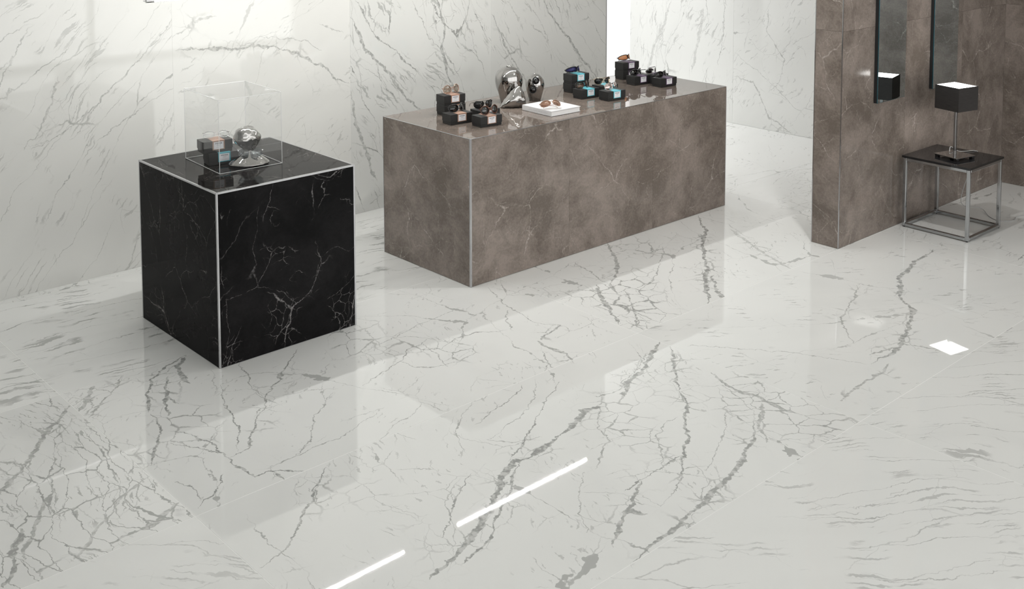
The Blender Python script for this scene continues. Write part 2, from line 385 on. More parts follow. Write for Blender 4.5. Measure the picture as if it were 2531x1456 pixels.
tile_mat[(4, 3)] = marble('slab with shattered grey patches', 'xy', R(60), 1.8, main=(1.8, .010, .45), fine=(4.8, .016, .38), brec=(10., .58, .62), dash=(60., .66, .3), veins=fv([
    ([(1505, 600), (1530, 660), (1510, 705), (1525, 730)], .014, .6), (ca([(1450, 10), (1500, 110), (1560, 200), (1600, 260)]), .02, .66), (ca([(1540, 130), (1600, 140), (1660, 170)]), .012, .66),
    (ca([(1630, 40), (1690, 170), (1700, 260), (1750, 300)]), .008, .62), ([(1722, 530), (1745, 570), (1738, 610), (1745, 660), (1748, 755)], .018, .7), ([(1760, 680), (1775, 720), (1788, 745)], .014, .62),
    ([(1640, 610), (1625, 680), (1580, 720)], .005, .6), ([(1800, 565), (1880, 620), (1920, 645), (1960, 668)], .014, .4), ([(1730, 535), (1800, 555), (1850, 590)], .003, .5),
    ([(1420, 650), (1470, 680), (1500, 700)], .006, .55), ([(1560, 600), (1600, 640), (1640, 600)], .006, .5), (ca([(1160, 90), (1250, 170), (1370, 210), (1500, 310), (1580, 370)]), .003, .55)]))
tile_mat[(4, 2)] = marble('slab with pebble-like broken cells', 'xy', R(50), 1.5, main=(1.6, .008, .45), fine=(3.8, .016, .40), brec=(8.5, .62, .6), dash=(60., .66, .3), veins=fv([
    (cb([(1100, 90), (970, 150), (880, 230), (860, 330), (870, 420)]), .011, .68), (cb([(1090, 100), (1050, 150), (1060, 200), (1110, 260)]), .020, .66), (cb([(970, 210), (965, 330), (1040, 370), (1090, 360)]), .009, .66),
    (cb([(960, 330), (985, 440), (1000, 510), (1055, 505), (1090, 400)]), .012, .68), (cb([(880, 430), (955, 520), (930, 590), (865, 740)]), .009, .66), (cb([(1000, 530), (1120, 560), (1220, 600), (1330, 690)]), .005, .66),
    (cb([(1010, 600), (1150, 620), (1290, 660), (1400, 740), (1500, 800)]), .004, .62), (cb([(1400, 130), (1490, 290), (1540, 330)]), .003, .6), (cb([(1280, 260), (1330, 380), (1395, 530), (1380, 660)]), .004, .66),
    (cb([(1740, 50), (1630, 230), (1560, 330), (1500, 470), (1450, 640), (1330, 690)]), .006, .66), (cb([(2180, 430), (2040, 540), (1900, 600), (1640, 720), (1560, 740)]), .003, .6), (cb([(1940, 310), (1850, 450), (1800, 600), (1720, 680)]), .003, .6),
    (cb([(1380, 740), (1500, 800), (1560, 770), (1620, 760), (1760, 770)]), .008, .68), (cb([(1580, 760), (1670, 815)]), .012, .66), (cb([(1020, 830), (1120, 870), (1180, 940)]), .003, .62), (cb([(1180, 975), (1260, 880), (1310, 790)]), .005, .66),
    (cb([(545, 265), (500, 340), (460, 420)]), .024, .55), (cb([(715, 210), (650, 300), (560, 400), (515, 460)]), .008, .58), (cb([(560, 285), (640, 310)]), .004, .66), (cb([(1280, 260), (1420, 210), (1540, 190), (1720, 190)]), .002, .5),
    (ca([(0, 640), (60, 600), (220, 490), (280, 410), (350, 380), (380, 350)]), .004, .62), (ca([(380, 420), (480, 410), (560, 350), (680, 315), (900, 295)]), .005, .66), (ca([(900, 170), (890, 240), (930, 300)]), .004, .5),
    (ca([(360, 380), (460, 450), (520, 520)]), .002, .55), (ca([(220, 490), (330, 530), (440, 520), (640, 480)]), .003, .55), (ca([(770, 30), (870, 120), (1000, 210), (1090, 250), (1200, 260), (1300, 300)]), .003, .6),
    (ca([(1050, 330), (1110, 350), (1220, 260)]), .007, .62), (ca([(1090, 360), (1180, 420), (1250, 440), (1310, 490)]), .016, .55), (ca([(1110, 420), (1140, 480), (1135, 560)]), .003, .6), (ca([(0, 430), (240, 310), (340, 260), (600, 150)]), .002, .55)]))
tile_mat[(4, 1)] = marble('slab with dense slanting streaks', 'xy', R(88), 3.4, main=(5.5, .006, .6), fine=(7., .028, .25), brec=(15., .44, .62), bdir=True, cloud=.18, dash=(70., .60, .45), veins=fv([
    (cb([(420, 380), (340, 470), (260, 560), (170, 700), (60, 830), (0, 900)]), .016, .55), (cb([(230, 515), (290, 545), (370, 500)]), .024, .55), (cb([(380, 1040), (300, 960), (290, 780)]), .007, .55),
    (cb([(130, 1090), (90, 1230), (60, 1370), (30, 1450)]), .020, .6), (cb([(1060, 950), (920, 1060), (720, 1150), (640, 1200)]), .018, .55), (cb([(290, 900), (200, 1100), (120, 1300)]), .012, .5), (cb([(870, 800), (720, 920), (600, 1060), (430, 1290)]), .010, .45)]))
tile_mat[(3, 1)] = marble('slab with faint level streaks', 'xy', R(-42), 7., main=(4.5, .002, .4), fine=(3.4, .02, .2), brec=(9., .80, .4), dash=(56., .60, .28))
tile_mat[(3, 3)] = marble('slab with forked grey vein', 'xy', R(-35), 2.6, main=(1.4, .008, .34), fine=(4., .016, .28), brec=(7., .68, .45), veins=fv([
    ([(2310, 615), (2255, 655), (2220, 690), (2225, 740), (2262, 770), (2245, 810), (2225, 850), (2195, 880), (2150, 900)], .018, .62),
    ([(2130, 700), (2095, 760), (2075, 790), (2110, 850)], .006, .5),
    ([(2150, 880), (2230, 850), (2330, 865)], .009, .5),
    ([(2080, 990), (2150, 935), (2200, 900)], .009, .45),
    ([(1700, 855), (1950, 870), (2140, 900)], .003, .45)]))
tile_mat[(2, 3)] = marble('slab with fine level lines', 'xy', R(-40), 8., main=(6., .0025, .5), fine=(3.4, .026, .22), brec=(9., .80, .4), dash=(56., .58, .36))
tile_mat[(2, 2)] = marble('slab with sparse level lines', 'xy', R(-42), 8., main=(5.5, .002, .46), fine=(3.2, .022, .2), brec=(9., .80, .4), dash=(56., .59, .32))
tile_mat[(5, 2)] = marble('slab with layered streaks', 'xy', R(-7), 8., main=(5.5, .010, .55), fine=(4., .035, .25), brec=(8., .62, .45), bdir=True, cloud=.16, dash=(38., .56, .48))
tile_mat[(5, 1)] = tile_mat[(5, 2)]
tile_mat[(5, 3)] = tile_mat[(5, 2)]
tile_mat[(4, 4)] = marble('slab with curly fine network', 'xy', R(10), 2.0, main=(1.6, .008, .3), fine=(6., .03, .4), brec=(11., .50, .45))
tile_mat[(5, 4)] = marble('slab with soft branching veins', 'xy', R(20), 2.5, main=(1.5, .012, .4), fine=(4., .016, .25), brec=(8., .66, .45))
g = .0013
for j in range(len(YL)-1):
    for i in range(len(XL)-1):
        me = box_me('floor_tile', (XL[i]+g, YL[j]+g, -.010), (XL[i+1]-g, YL[j+1]-g, 0.0))
        link('tile', me, tile_mat.get((j, i), gen_floor[(i+2*j) % 3]), floor)

# ------------------------------------------------------------------ back wall of white marble
YW = 1.503; WH = 3.0
WX0, WP = -.9296, 1.19424
wall_back = struct('wall_back', box_me('wall_back', (-6.9, YW+.0008, 0), (WX0+3*WP, YW+.13, WH)), M['joint_grey'], 'white marble wall with grey diagonal veins behind the plinth and counter', 'wall')
wv = lambda lst: [(P('xz', pts, val=YW), wd, st) for pts, wd, st in lst]
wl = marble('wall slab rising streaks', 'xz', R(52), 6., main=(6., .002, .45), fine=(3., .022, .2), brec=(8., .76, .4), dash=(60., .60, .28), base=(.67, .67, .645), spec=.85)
wm = {}
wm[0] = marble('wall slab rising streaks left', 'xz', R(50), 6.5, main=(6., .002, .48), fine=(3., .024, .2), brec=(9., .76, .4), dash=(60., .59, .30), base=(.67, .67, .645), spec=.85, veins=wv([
    ([(430, 40), (390, 100), (300, 190), (240, 260), (150, 330), (80, 370)], .004, .5),
    ([(140, 190), (130, 250), (100, 320), (60, 370)], .007, .42),
    ([(330, 160), (240, 260), (190, 330)], .004, .45),
    ([(430, 210), (330, 280), (240, 350)], .003, .42)]))
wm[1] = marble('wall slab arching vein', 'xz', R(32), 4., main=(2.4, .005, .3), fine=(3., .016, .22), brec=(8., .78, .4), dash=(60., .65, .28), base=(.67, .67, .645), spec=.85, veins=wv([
    ([(430, 126), (480, 117), (530, 120), (570, 122), (640, 112), (720, 125), (760, 145), (800, 165), (830, 195), (862, 205)], .012, .55),
    ([(430, 90), (480, 55), (540, 38)], .010, .38),
    ([(640, 90), (700, 95), (750, 100), (800, 125)], .003, .45),
    ([(790, 60), (850, 80)], .003, .4)]))
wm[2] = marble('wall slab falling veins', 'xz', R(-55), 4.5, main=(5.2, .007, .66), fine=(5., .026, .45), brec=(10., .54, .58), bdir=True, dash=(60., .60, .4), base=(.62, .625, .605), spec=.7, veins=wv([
    ([(1075, -10), (1100, 60), (1090, 120), (1105, 180), (1130, 240)], .018, .62),
    ([(868, 40), (900, 120), (960, 180), (1000, 240), (1060, 290)], .014, .58), ([(866, 230), (880, 300), (905, 380), (930, 450)], .016, .5),
    ([(880, 0), (930, 90), (985, 130), (1040, 190)], .007, .62),
    ([(1020, 0), (1060, 90), (1130, 170)], .004, .5),
    ([(1140, 0), (1165, 90), (1200, 190)], .004, .42)]))
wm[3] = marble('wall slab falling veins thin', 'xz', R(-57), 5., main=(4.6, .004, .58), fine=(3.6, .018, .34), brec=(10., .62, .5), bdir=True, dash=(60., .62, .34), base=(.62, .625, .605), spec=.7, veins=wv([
    ([(1215, 30), (1240, 90), (1270, 150), (1310, 220)], .009, .55),
    ([(1335, -5), (1400, 90), (1450, 160), (1490, 210)], .011, .6),
    ([(1300, 0), (1345, 70), (1360, 120)], .004, .42)]))
for k in range(-5, 4):
    x0, x1 = WX0+(k-1)*WP, WX0+k*WP
    if x0 < -6.9: x0 = -6.9
    o = link('panel', box_me('wall_panel', (x0+.0005, YW, .001), (x1-.0005, YW+.010, WH)), wm.get(k, wl), wall_back)
trim_me = box_me('wall_end_trim', (WX0+3*WP, YW-.001, 0), (WX0+3*WP+.008, YW+.13, WH))
link('metal_trim', trim_me, M['trim'], wall_back)

# ------------------------------------------------------------------ right white wall in the passage and bright backdrop beyond
XR = 4.287
wall_right = struct('wall_right', box_me('wall_right', (XR+.0105, -.8088, 0), (XR+.13, 2.71, WH)), M['joint_grey'], 'white marble wall at the end of the passage beyond the counter', 'wall')
rv = lambda lst: [(P('yz', pts, val=XR), wd, st) for pts, wd, st in lst]
rw0 = marble('passage slab rising band', 'yz', R(112), 4.5, main=(4., .006, .45), fine=(4., .024, .3), brec=(10., .60, .4), bdir=True, dash=(50., .60, .34), base=(.77, .775, .755), veins=rv([
    ([(1660, 0), (1640, 60), (1615, 120), (1600, 180)], .022, .3),
    ([(1740, 20), (1725, 100), (1710, 180)], .03, .28),
    ([(1790, 0), (1788, 80), (1775, 160)], .005, .45)]))
rw1 = marble('passage slab branching vein', 'yz', R(130), 3., main=(2.4, .008, .4), fine=(4., .018, .3), brec=(9., .68, .4), dash=(50., .63, .3), base=(.77, .775, .755), veins=rv([
    ([(1815, 190), (1860, 200), (1880, 240), (1900, 290), (1960, 330)], .011, .45),
    ([(1900, 20), (1895, 80), (1940, 150), (1930, 200), (1900, 230)], .006, .45),
    ([(1815, 130), (1900, 200), (1990, 290)], .003, .4)]))
yy = 2.71; k = 0
while yy > -.79:
    y2 = max(yy-1.22, -.808)
    link('panel', box_me('passage_panel', (XR, y2+.0006, .001), (XR+.010, yy-.0006, WH)), (rw0, rw1, rw1)[min(k, 2)], wall_right); yy = y2; k += 1
struct('wall_backdrop', box_me('wall_backdrop', (5.2, 1.6, 0), (5.3, 5.0, WH)), M['backdrop'], 'bright white surface seen through the gap between the marble walls', 'wall')
struct('wall_rear', box_me('wall_rear', (-1.0, 4.9, 0), (5.2, 5.0, WH)), M['backdrop'], 'white wall closing the space behind the marble wall', 'wall')

# ------------------------------------------------------------------ taupe partition and taupe side wall
taupe_base, taupe_lo, taupe_v = (.275, .232, .205), (.140, .116, .099), (.52, .47, .43)
tp_xz = dark_marble('taupe slab', 'xz', taupe_base, taupe_lo, taupe_v, rough=.12, vs=.66, spec=.3, msk0=.36)
tp_yz = dark_marble('taupe slab side', 'yz', taupe_base, taupe_lo, taupe_v, rough=.12, vs=.66, spec=.3, msk0=.36)
tp_xy = dark_marble('taupe slab top', 'xy', (.205, .168, .145), (.120, .098, .083), (.42, .38, .34), rough=.022, vs=.5, ang=.2, spec=.36)
PX0, PY0, PY1, XC = 1.977, -.991, -.809, 4.116
part = struct('wall_partition', box_me('wall_partition', (PX0+.0105, PY0+.0105, 0), (XR+.13, PY1, WH)), M['core_taupe'], 'taupe marble partition carrying two tall smoked mirrors', 'wall')
xs = [PX0+.004, 2.722, 3.466, XC]; zs = [.001, 1.283, 2.57, WH]
for a in range(3):
    for b_ in range(3):
        link('panel', box_me('partition_panel', (xs[a]+.0005, PY0, zs[b_]+.0005), (xs[a+1]-.0005, PY0+.010, zs[b_+1]-.0005)), tp_xz, part)
for b_ in range(3):
    link('panel', box_me('partition_end_panel', (PX0, PY0+.004, zs[b_]+.0005), (PX0+.010, PY1-.004, zs[b_+1]-.0005)), tp_yz, part)
link('metal_trim', box_me('partition_trim', (PX0-.001, PY0-.001, 0), (PX0+.004, PY0+.004, WH)), M['trim'], part)
link('metal_trim', box_me('partition_trim', (PX0-.001, PY1-.004, 0), (PX0+.004, PY1+.001, WH)), M['trim'], part)
side = struct('wall_side', box_me('wall_side', (XC+.0105, -5.6, 0), (XC+.12, PY0+.0, WH)), M['core_taupe'], 'taupe marble side wall meeting the partition at the right edge', 'wall')
ys = [PY0, -1.735, -2.48, -3.225, -3.97, -4.715, -5.46]
for a in range(6):
    for b_ in range(3):
        link('panel', box_me('side_panel', (XC, ys[a+1]+.0005, zs[b_]+.0005), (XC+.010, ys[a]-.0005, zs[b_+1]-.0005)), tp_yz, side)

# ------------------------------------------------------------------ rest of the room: ceiling, left wall, window wall behind the viewer
struct('ceiling', box_me('ceiling', (-6.9, -5.6, WH), (5.3, 5.0, WH+.1)), M['plaster'], 'plain white ceiling of the showroom', 'ceiling')
struct('wall_left', box_me('wall_left', (-7.0, -5.6, 0), (-6.9, 1.6, WH)), M['grey_plaster'], 'plain grey wall on the left of the showroom', 'wall')
wf = boxes_me('wall_front', [((-6.9, -5.7, 0), (4.236, -5.5, .05)), ((-6.9, -5.7, 2.8), (4.236, -5.5, WH))])
struct('wall_front', wf, M['plaster'], 'low sill and lintel of the glazed side opposite the marble wall', 'wall')
for k, x in enumerate((-6.85, -4.1, -1.35, 1.40, 4.15)):
    o = struct('trim_%d' % (k+1), box_me('window_mullion', (x-.035, -5.64, .05), (x+.035, -5.56, 2.8)), M['joint_grey'])
    tag(o, 'grey upright window bar number %s from the left in the glazed side' % ('one', 'two', 'three', 'four', 'five')[k], 'window bar')

# ------------------------------------------------------------------ black marble plinth
blk = dict(base=(.012, .0112, .0118), lo=(.0035, .0034, .0036), vein=(.36, .34, .335))
bk_xz = dark_marble('black slab front', 'xz', **blk, ang=1.2, rough=.12, spec=.07, web=.9, vs=.75, cloudscale=3., fs=9., bscale=3.6, msk0=.34)
bk_yz = dark_marble('black slab side', 'yz', **blk, ang=1.3, rough=.12, spec=.035, web=.7, vs=.5, cloudscale=3., fs=9., bscale=3.2, msk0=.38)
bk_xy = dark_marble('black slab top', 'xy', base=(.013, .0112, .0105), lo=(.0045, .004, .004), vein=(.30, .27, .255), ang=.4, rough=.025, spec=.04, web=.8, vs=.6, cloudscale=3., fs=9., bscale=4.5)
def clad_block(t, wx, wy, h, nx, mats, tr, core='core'):
    """a block clad in slabs with metal strips in its edges; local origin at the near-left base corner"""
    mxz, myz, mxy = mats; T = .010
    link('carcass', box_me('carcass', (T+.0005, T+.0005, 0), (wx-T-.0005, wy-T-.0005, h-T-.0005)), M[core], t)
    X = [tr+(wx-2*tr)*i/nx for i in range(nx+1)]
    for i in range(nx):
        a, b_ = X[i]+.0004, X[i+1]-.0004
        link('front_panel', box_me('front_panel', (a, 0, .002), (b_, T, h-tr)), mxz, t)
        link('back_panel', box_me('back_panel', (a, wy-T, .002), (b_, wy, h-tr)), mxz, t)
        link('top_panel', box_me('top_panel', (a, tr, h-T), (b_, wy-tr, h)), mxy, t)
    link('side_panel', box_me('side_panel', (0, tr, .002), (T, wy-tr, h-tr)), myz, t)
    link('side_panel', box_me('side_panel', (wx-T, tr, .002), (wx, wy-tr, h-tr)), myz, t)
    e = .0008
    def strip(lo, hi): link('metal_trim', box_me('metal_trim', lo, hi, .0012), M['trim'], t)
    for x in (0, 1):
        for y in (0, 1):
            x0 = -e if x == 0 else wx-tr; y0 = -e if y == 0 else wy-tr
            strip((x0, y0, 0), (x0+tr+e, y0+tr+e, h+e))
    for y in (0, 1):
        y0 = -e if y == 0 else wy-tr
        strip((tr, y0, h-tr), (wx-tr, y0+tr+e, h+e))
    for x in (0, 1):
        x0 = -e if x == 0 else wx-tr
        strip((x0, tr, h-tr), (x0+tr+e, wy-tr, h+e))
PLX, PLY, PLW, PLD, PLH = -1.451, 0.0, .724, .7945, .793
plinth = thing('display_plinth', 'black veined marble plinth with bright metal edges on the left', 'plinth', (PLX, PLY, 0))
clad_block(plinth, PLW, PLD, PLH, 1, (bk_xz, bk_yz, bk_xy), .0082)
# ------------------------------------------------------------------ taupe counter
CW, CDp, CH = 2.2076, .7817, .80
counter = thing('display_counter', 'long taupe marble counter carrying sunglasses and chrome vases', 'counter', (0, 0, 0))
clad_block(counter, CW, CDp, CH, 3, (tp_xz, tp_yz, tp_xy), .0035, 'core_taupe')
link('corner_trim', box_me('corner_trim', (-.0016, -.0016, 0), (.0095, .0095, CH+.001), .0012), M['trim'], counter)

# ------------------------------------------------------------------ pendant tubes over plinth and counter
def pendant(x0, x1, label):
    y, z, r = .435, 1.612, .0065
    t = thing('tube_light', label, 'lamp', ((x0+x1)/2, y, z), 0, 'slim glowing tube lights above the displays')
    h = (x1-x0)/2
    def xl(pr, n=24):
        return rings_me('l', [[(x, rr*math.cos(2*math.pi*k/n), rr*math.sin(2*math.pi*k/n)) for k in range(n)] for x, rr in pr])
    link('glow_tube', xl([(-h+.05, r), (h-.05, r)]), M['tube_glow'], t, True)
    for s in (-1, 1):
        pr = [(s*(h-.05), r+.003), (s*(h-.012), r+.003), (s*(h-.010), r-.004), (s*(h-.004), r-.004), (s*h, r-.009)]
        link('end_cap', xl(pr), M['chrome'], t)
        link('hanging_wire', tube_me('hanging_wire', [(s*(h-.03), 0, r), (s*(h-.03), 0, WH-z-.002)], .0012, 6), M['frame_steel'], t)
pendant(-1.565, -.085, 'lit tube lamp hanging over the black plinth, its end at the top edge')
pendant(.20, 1.39, 'lit tube lamp hanging over the taupe counter')

# ------------------------------------------------------------------ acrylic cover
ac = thing('acrylic_cover', 'clear acrylic box cover standing on the black plinth', 'display cover', (-1.290, .275, PLH+.001), R(-3))
AW, AD, AH, AT = .322, .390, .349, .004
for nm, lo, hi in (('pane', (AT, 0, 0), (AW-AT, AT, AH-AT)), ('pane', (AT, AD-AT, 0), (AW-AT, AD, AH-AT)), ('pane', (0, AT, 0), (AT, AD-AT, AH-AT)), ('pane', (AW-AT, AT, 0), (AW, AD-AT, AH-AT)), ('top_pane', (AT, AT, AH-AT), (AW-AT, AD-AT, AH))):
    # a sheet as one surface of negligible inner reflection
    c0 = [(lo[i]+hi[i])/2 for i in range(3)]; ax = min(range(3), key=lambda i: hi[i]-lo[i])
    lo2, hi2 = list(lo), list(hi); lo2[ax] = c0[ax]; hi2[ax] = c0[ax]
    o1, o2 = [i for i in range(3) if i != ax]
    vs = []
    for a, b_ in ((0, 0), (1, 0), (1, 1), (0, 1)):
        v = [0, 0, 0]; v[ax] = c0[ax]; v[o1] = (lo2, hi2)[a][o1]; v[o2] = (lo2, hi2)[b_][o2]; vs.append(v)
    link(nm, box_me('acrylic_pane', [c-(.0008 if i == ax else 0) for i, c in enumerate(lo2)], [c+(.0008 if i == ax else 0) for i, c in enumerate(hi2)]), M['acrylic'], ac)
et = .0024
for x in (0, AW-et):
    for y in (0, AD-et): link('edge', box_me('acrylic_edge', (x, y, 0), (x+et, y+et, AH-et)), M['acrylic_edge'], ac)
for z in (0, AH-et):
    for y in (0, AD-et): link('edge', box_me('acrylic_edge', (et, y, z), (AW-et, y+et, z+et)), M['acrylic_edge'], ac)
    for x in (0, AW-et): link('edge', box_me('acrylic_edge', (x, 0, z), (x+et, AD, z+et)), M['acrylic_edge'], ac)

# ------------------------------------------------------------------ eyewear boxes
BW, BD, BH = .147, .086, .0575
def text_mesh(body, size, bold=0.0):
    cu = D.curves.new('lettering', 'FONT'); cu.body = body; cu.size = size; cu.align_x = 'CENTER'; cu.offset = bold; cu.resolution_u = 3
    ob = D.objects.new('lettering_source', cu); C.objects.link(ob)
    bpy.context.view_layer.update()
    me = D.meshes.new_from_object(ob.evaluated_get(bpy.context.evaluated_depsgraph_get()))
    D.objects.remove(ob); D.curves.remove(cu); return me
def label_print():
    bm = bmesh.new(); t = text_mesh('EYEWEAR', .0078, .00022)
    t.transform(Matrix.Translation((0, .0072, 0))); bm.from_mesh(t)
    # spectacles pictogram
    for s in (-1, 1):
        n = 20; c = s*.0044
        for k in range(n):
            a0, a1 = 2*math.pi*k/n, 2*math.pi*(k+1)/n
            q = [bm.verts.new((c+r*math.cos(a)*1.05, .0010+r*math.sin(a), 0)) for r, a in ((.0034, a0), (.0034, a1), (.0028, a1), (.0028, a0))]
            bm.faces.new(q)
    for lo, hi in (((-.0011, .0016), (.0011, .0023)), ((-.0094, .0028), (-.0076, .0034)), ((.0076, .0028), (.0094, .0034))):
        bm.faces.new([bm.verts.new((x, y, 0)) for x, y in ((lo[0], lo[1]), (hi[0], lo[1]), (hi[0], hi[1]), (lo[0], hi[1]))])
    x = -.0115
    for k in range(9):                      # small line of print too tiny to read
        wd = (.0018, .0024, .0014)[k % 3]
        bm.faces.new([bm.verts.new((a, b_, 0)) for a, b_ in ((x, -.0098), (x+wd, -.0098), (x+wd, -.0090), (x, -.0090))]); x += wd+.0007
    me = D.meshes.new('lettering'); bm.to_mesh(me); bm.free()
    me.transform(Matrix(((1, 0, 0, 0), (0, 0, -1, 0), (0, 1, 0, 0), (0, 0, 0, 1))))   # stand it up, facing -y
    return me
PRINT = label_print()
LIDH = .043
BODY = box_me('box_body', (.0022, .0022, 0), (BW-.0022, BD-.0022, BH-.003), .0006)
LID = box_me('box_lid', (0, 0, BH-LIDH), (BW, BD, BH), .0008)
bx0, bx1 = .047, .107
def band_mesh():
    t = .0005
    return boxes_me('band', [((bx0, -t, BH-.0445), (bx1, .0, BH+t)), ((bx0, -t, BH), (bx1, BD+t, BH+t)), ((bx0, BD, BH-.040), (bx1, BD+t, BH+t))])
BAND = band_mesh()
LABEL = box_me('label', (bx0+.006, -.0009, BH-.0405), (bx1-.006, -.0005, BH-.0055))
PRINTC = PRINT.copy(); PRINTC.transform(Matrix.Translation(((bx0+bx1)/2, -.00098, BH-.023)))
def eyebox(loc, yaw, color, label, group):
    t = thing('eyewear_box', label, 'box', loc, yaw, group)
    link('body', BODY, M['box'], t); link('lid', LID, M['box'], t)
    if color not in bandm: bandm[color] = BAND.copy(); bandm[color].materials.append(M[color])
    link('band', bandm[color], None, t)
    l = link('label', LABEL, M['paper'], t); link('lettering', PRINTC, M['ink'], l)
    return t
bandm = {}
Z = CH+.001
BY = R(-5)
G = {'tan': 'black boxes with tan bands', 'teal': 'black boxes with teal bands', 'purple': 'black boxes with purple bands'}
BX = {}
def bx(key, xy, z, color, label, yaw=BY):
    BX[key] = (Vector((xy[0], xy[1], z)), yaw); eyebox((xy[0], xy[1], z), yaw, color, label, G[color])
def px(u, v, z): q = atz(u, v, z); return (q.x, q.y)
bx('A1', px(1099, 287, Z), Z, 'tan', 'lower black box of the two-box stack on the counter\'s left end')
a = BX['A1'][0]; bx('A2', (a.x-.002, a.y-.001), Z+BH+.001, 'tan', 'upper tan-banded black box under pale round glasses in the left stack')
bx('B', px(1114, 310, Z), Z, 'tan', 'tan-banded black box in front of the left stack, under black sunglasses')
bx('C', px(1188, 316, Z), Z, 'tan', 'tan-banded black box nearest the counter\'s front edge, under tortoiseshell sunglasses')
bx('D', px(1184, 275, Z+BH), Z, 'tan', 'black box half hidden behind the front tan-banded boxes, under dark aviators')
bx('E1', px(1413, 230.5, Z), Z, 'teal', 'lower black box of the stack right of the chrome vases')
a = BX['E1'][0]; bx('E2', (a.x+.001, a.y), Z+BH+.001, 'teal', 'upper teal-banded black box under blue wraparound sunglasses')
bx('F', px(1437.5, 246, Z), Z, 'teal', 'teal-banded black box beside the teal stack, under dark brown sunglasses')
bx('G', px(1502.6, 251, Z), Z, 'teal', 'teal-banded black box right of the white book, under mirrored aviators')
bx('H', px(1485, 214, Z+BH), Z, 'teal', 'black box half hidden behind two teal-banded boxes, under gold aviators')
bx('I1', px(1540.5, 198, Z), Z, 'purple', 'lower black box of the stack by the bright gap')
a = BX['I1'][0]; bx('I2', (a.x, a.y), Z+BH+.001, 'purple', 'upper purple-banded black box under orange-lensed sunglasses')
bx('J', px(1569.6, 212, Z), Z, 'purple', 'left of the two purple-banded boxes standing in front, under black sunglasses')
bx('K', px(1633.5, 217, Z), Z, 'purple', 'rightmost purple-banded black box on the counter')
bx('L', px(1613, 187, Z+BH), Z, 'purple', 'black box half hidden behind the front purple-banded boxes')
ZP = PLH+.0015
bx('N1', px(516, 411, ZP), ZP, 'teal', 'teal-banded black box at the bottom of the stack under the acrylic cover', R(-10))
a = BX['N1'][0]; bx('N2', (a.x-.022, a.y+.012), ZP+BH+.001, 'tan', 'tan-banded black box on top of the stack under the acrylic cover', R(-8))

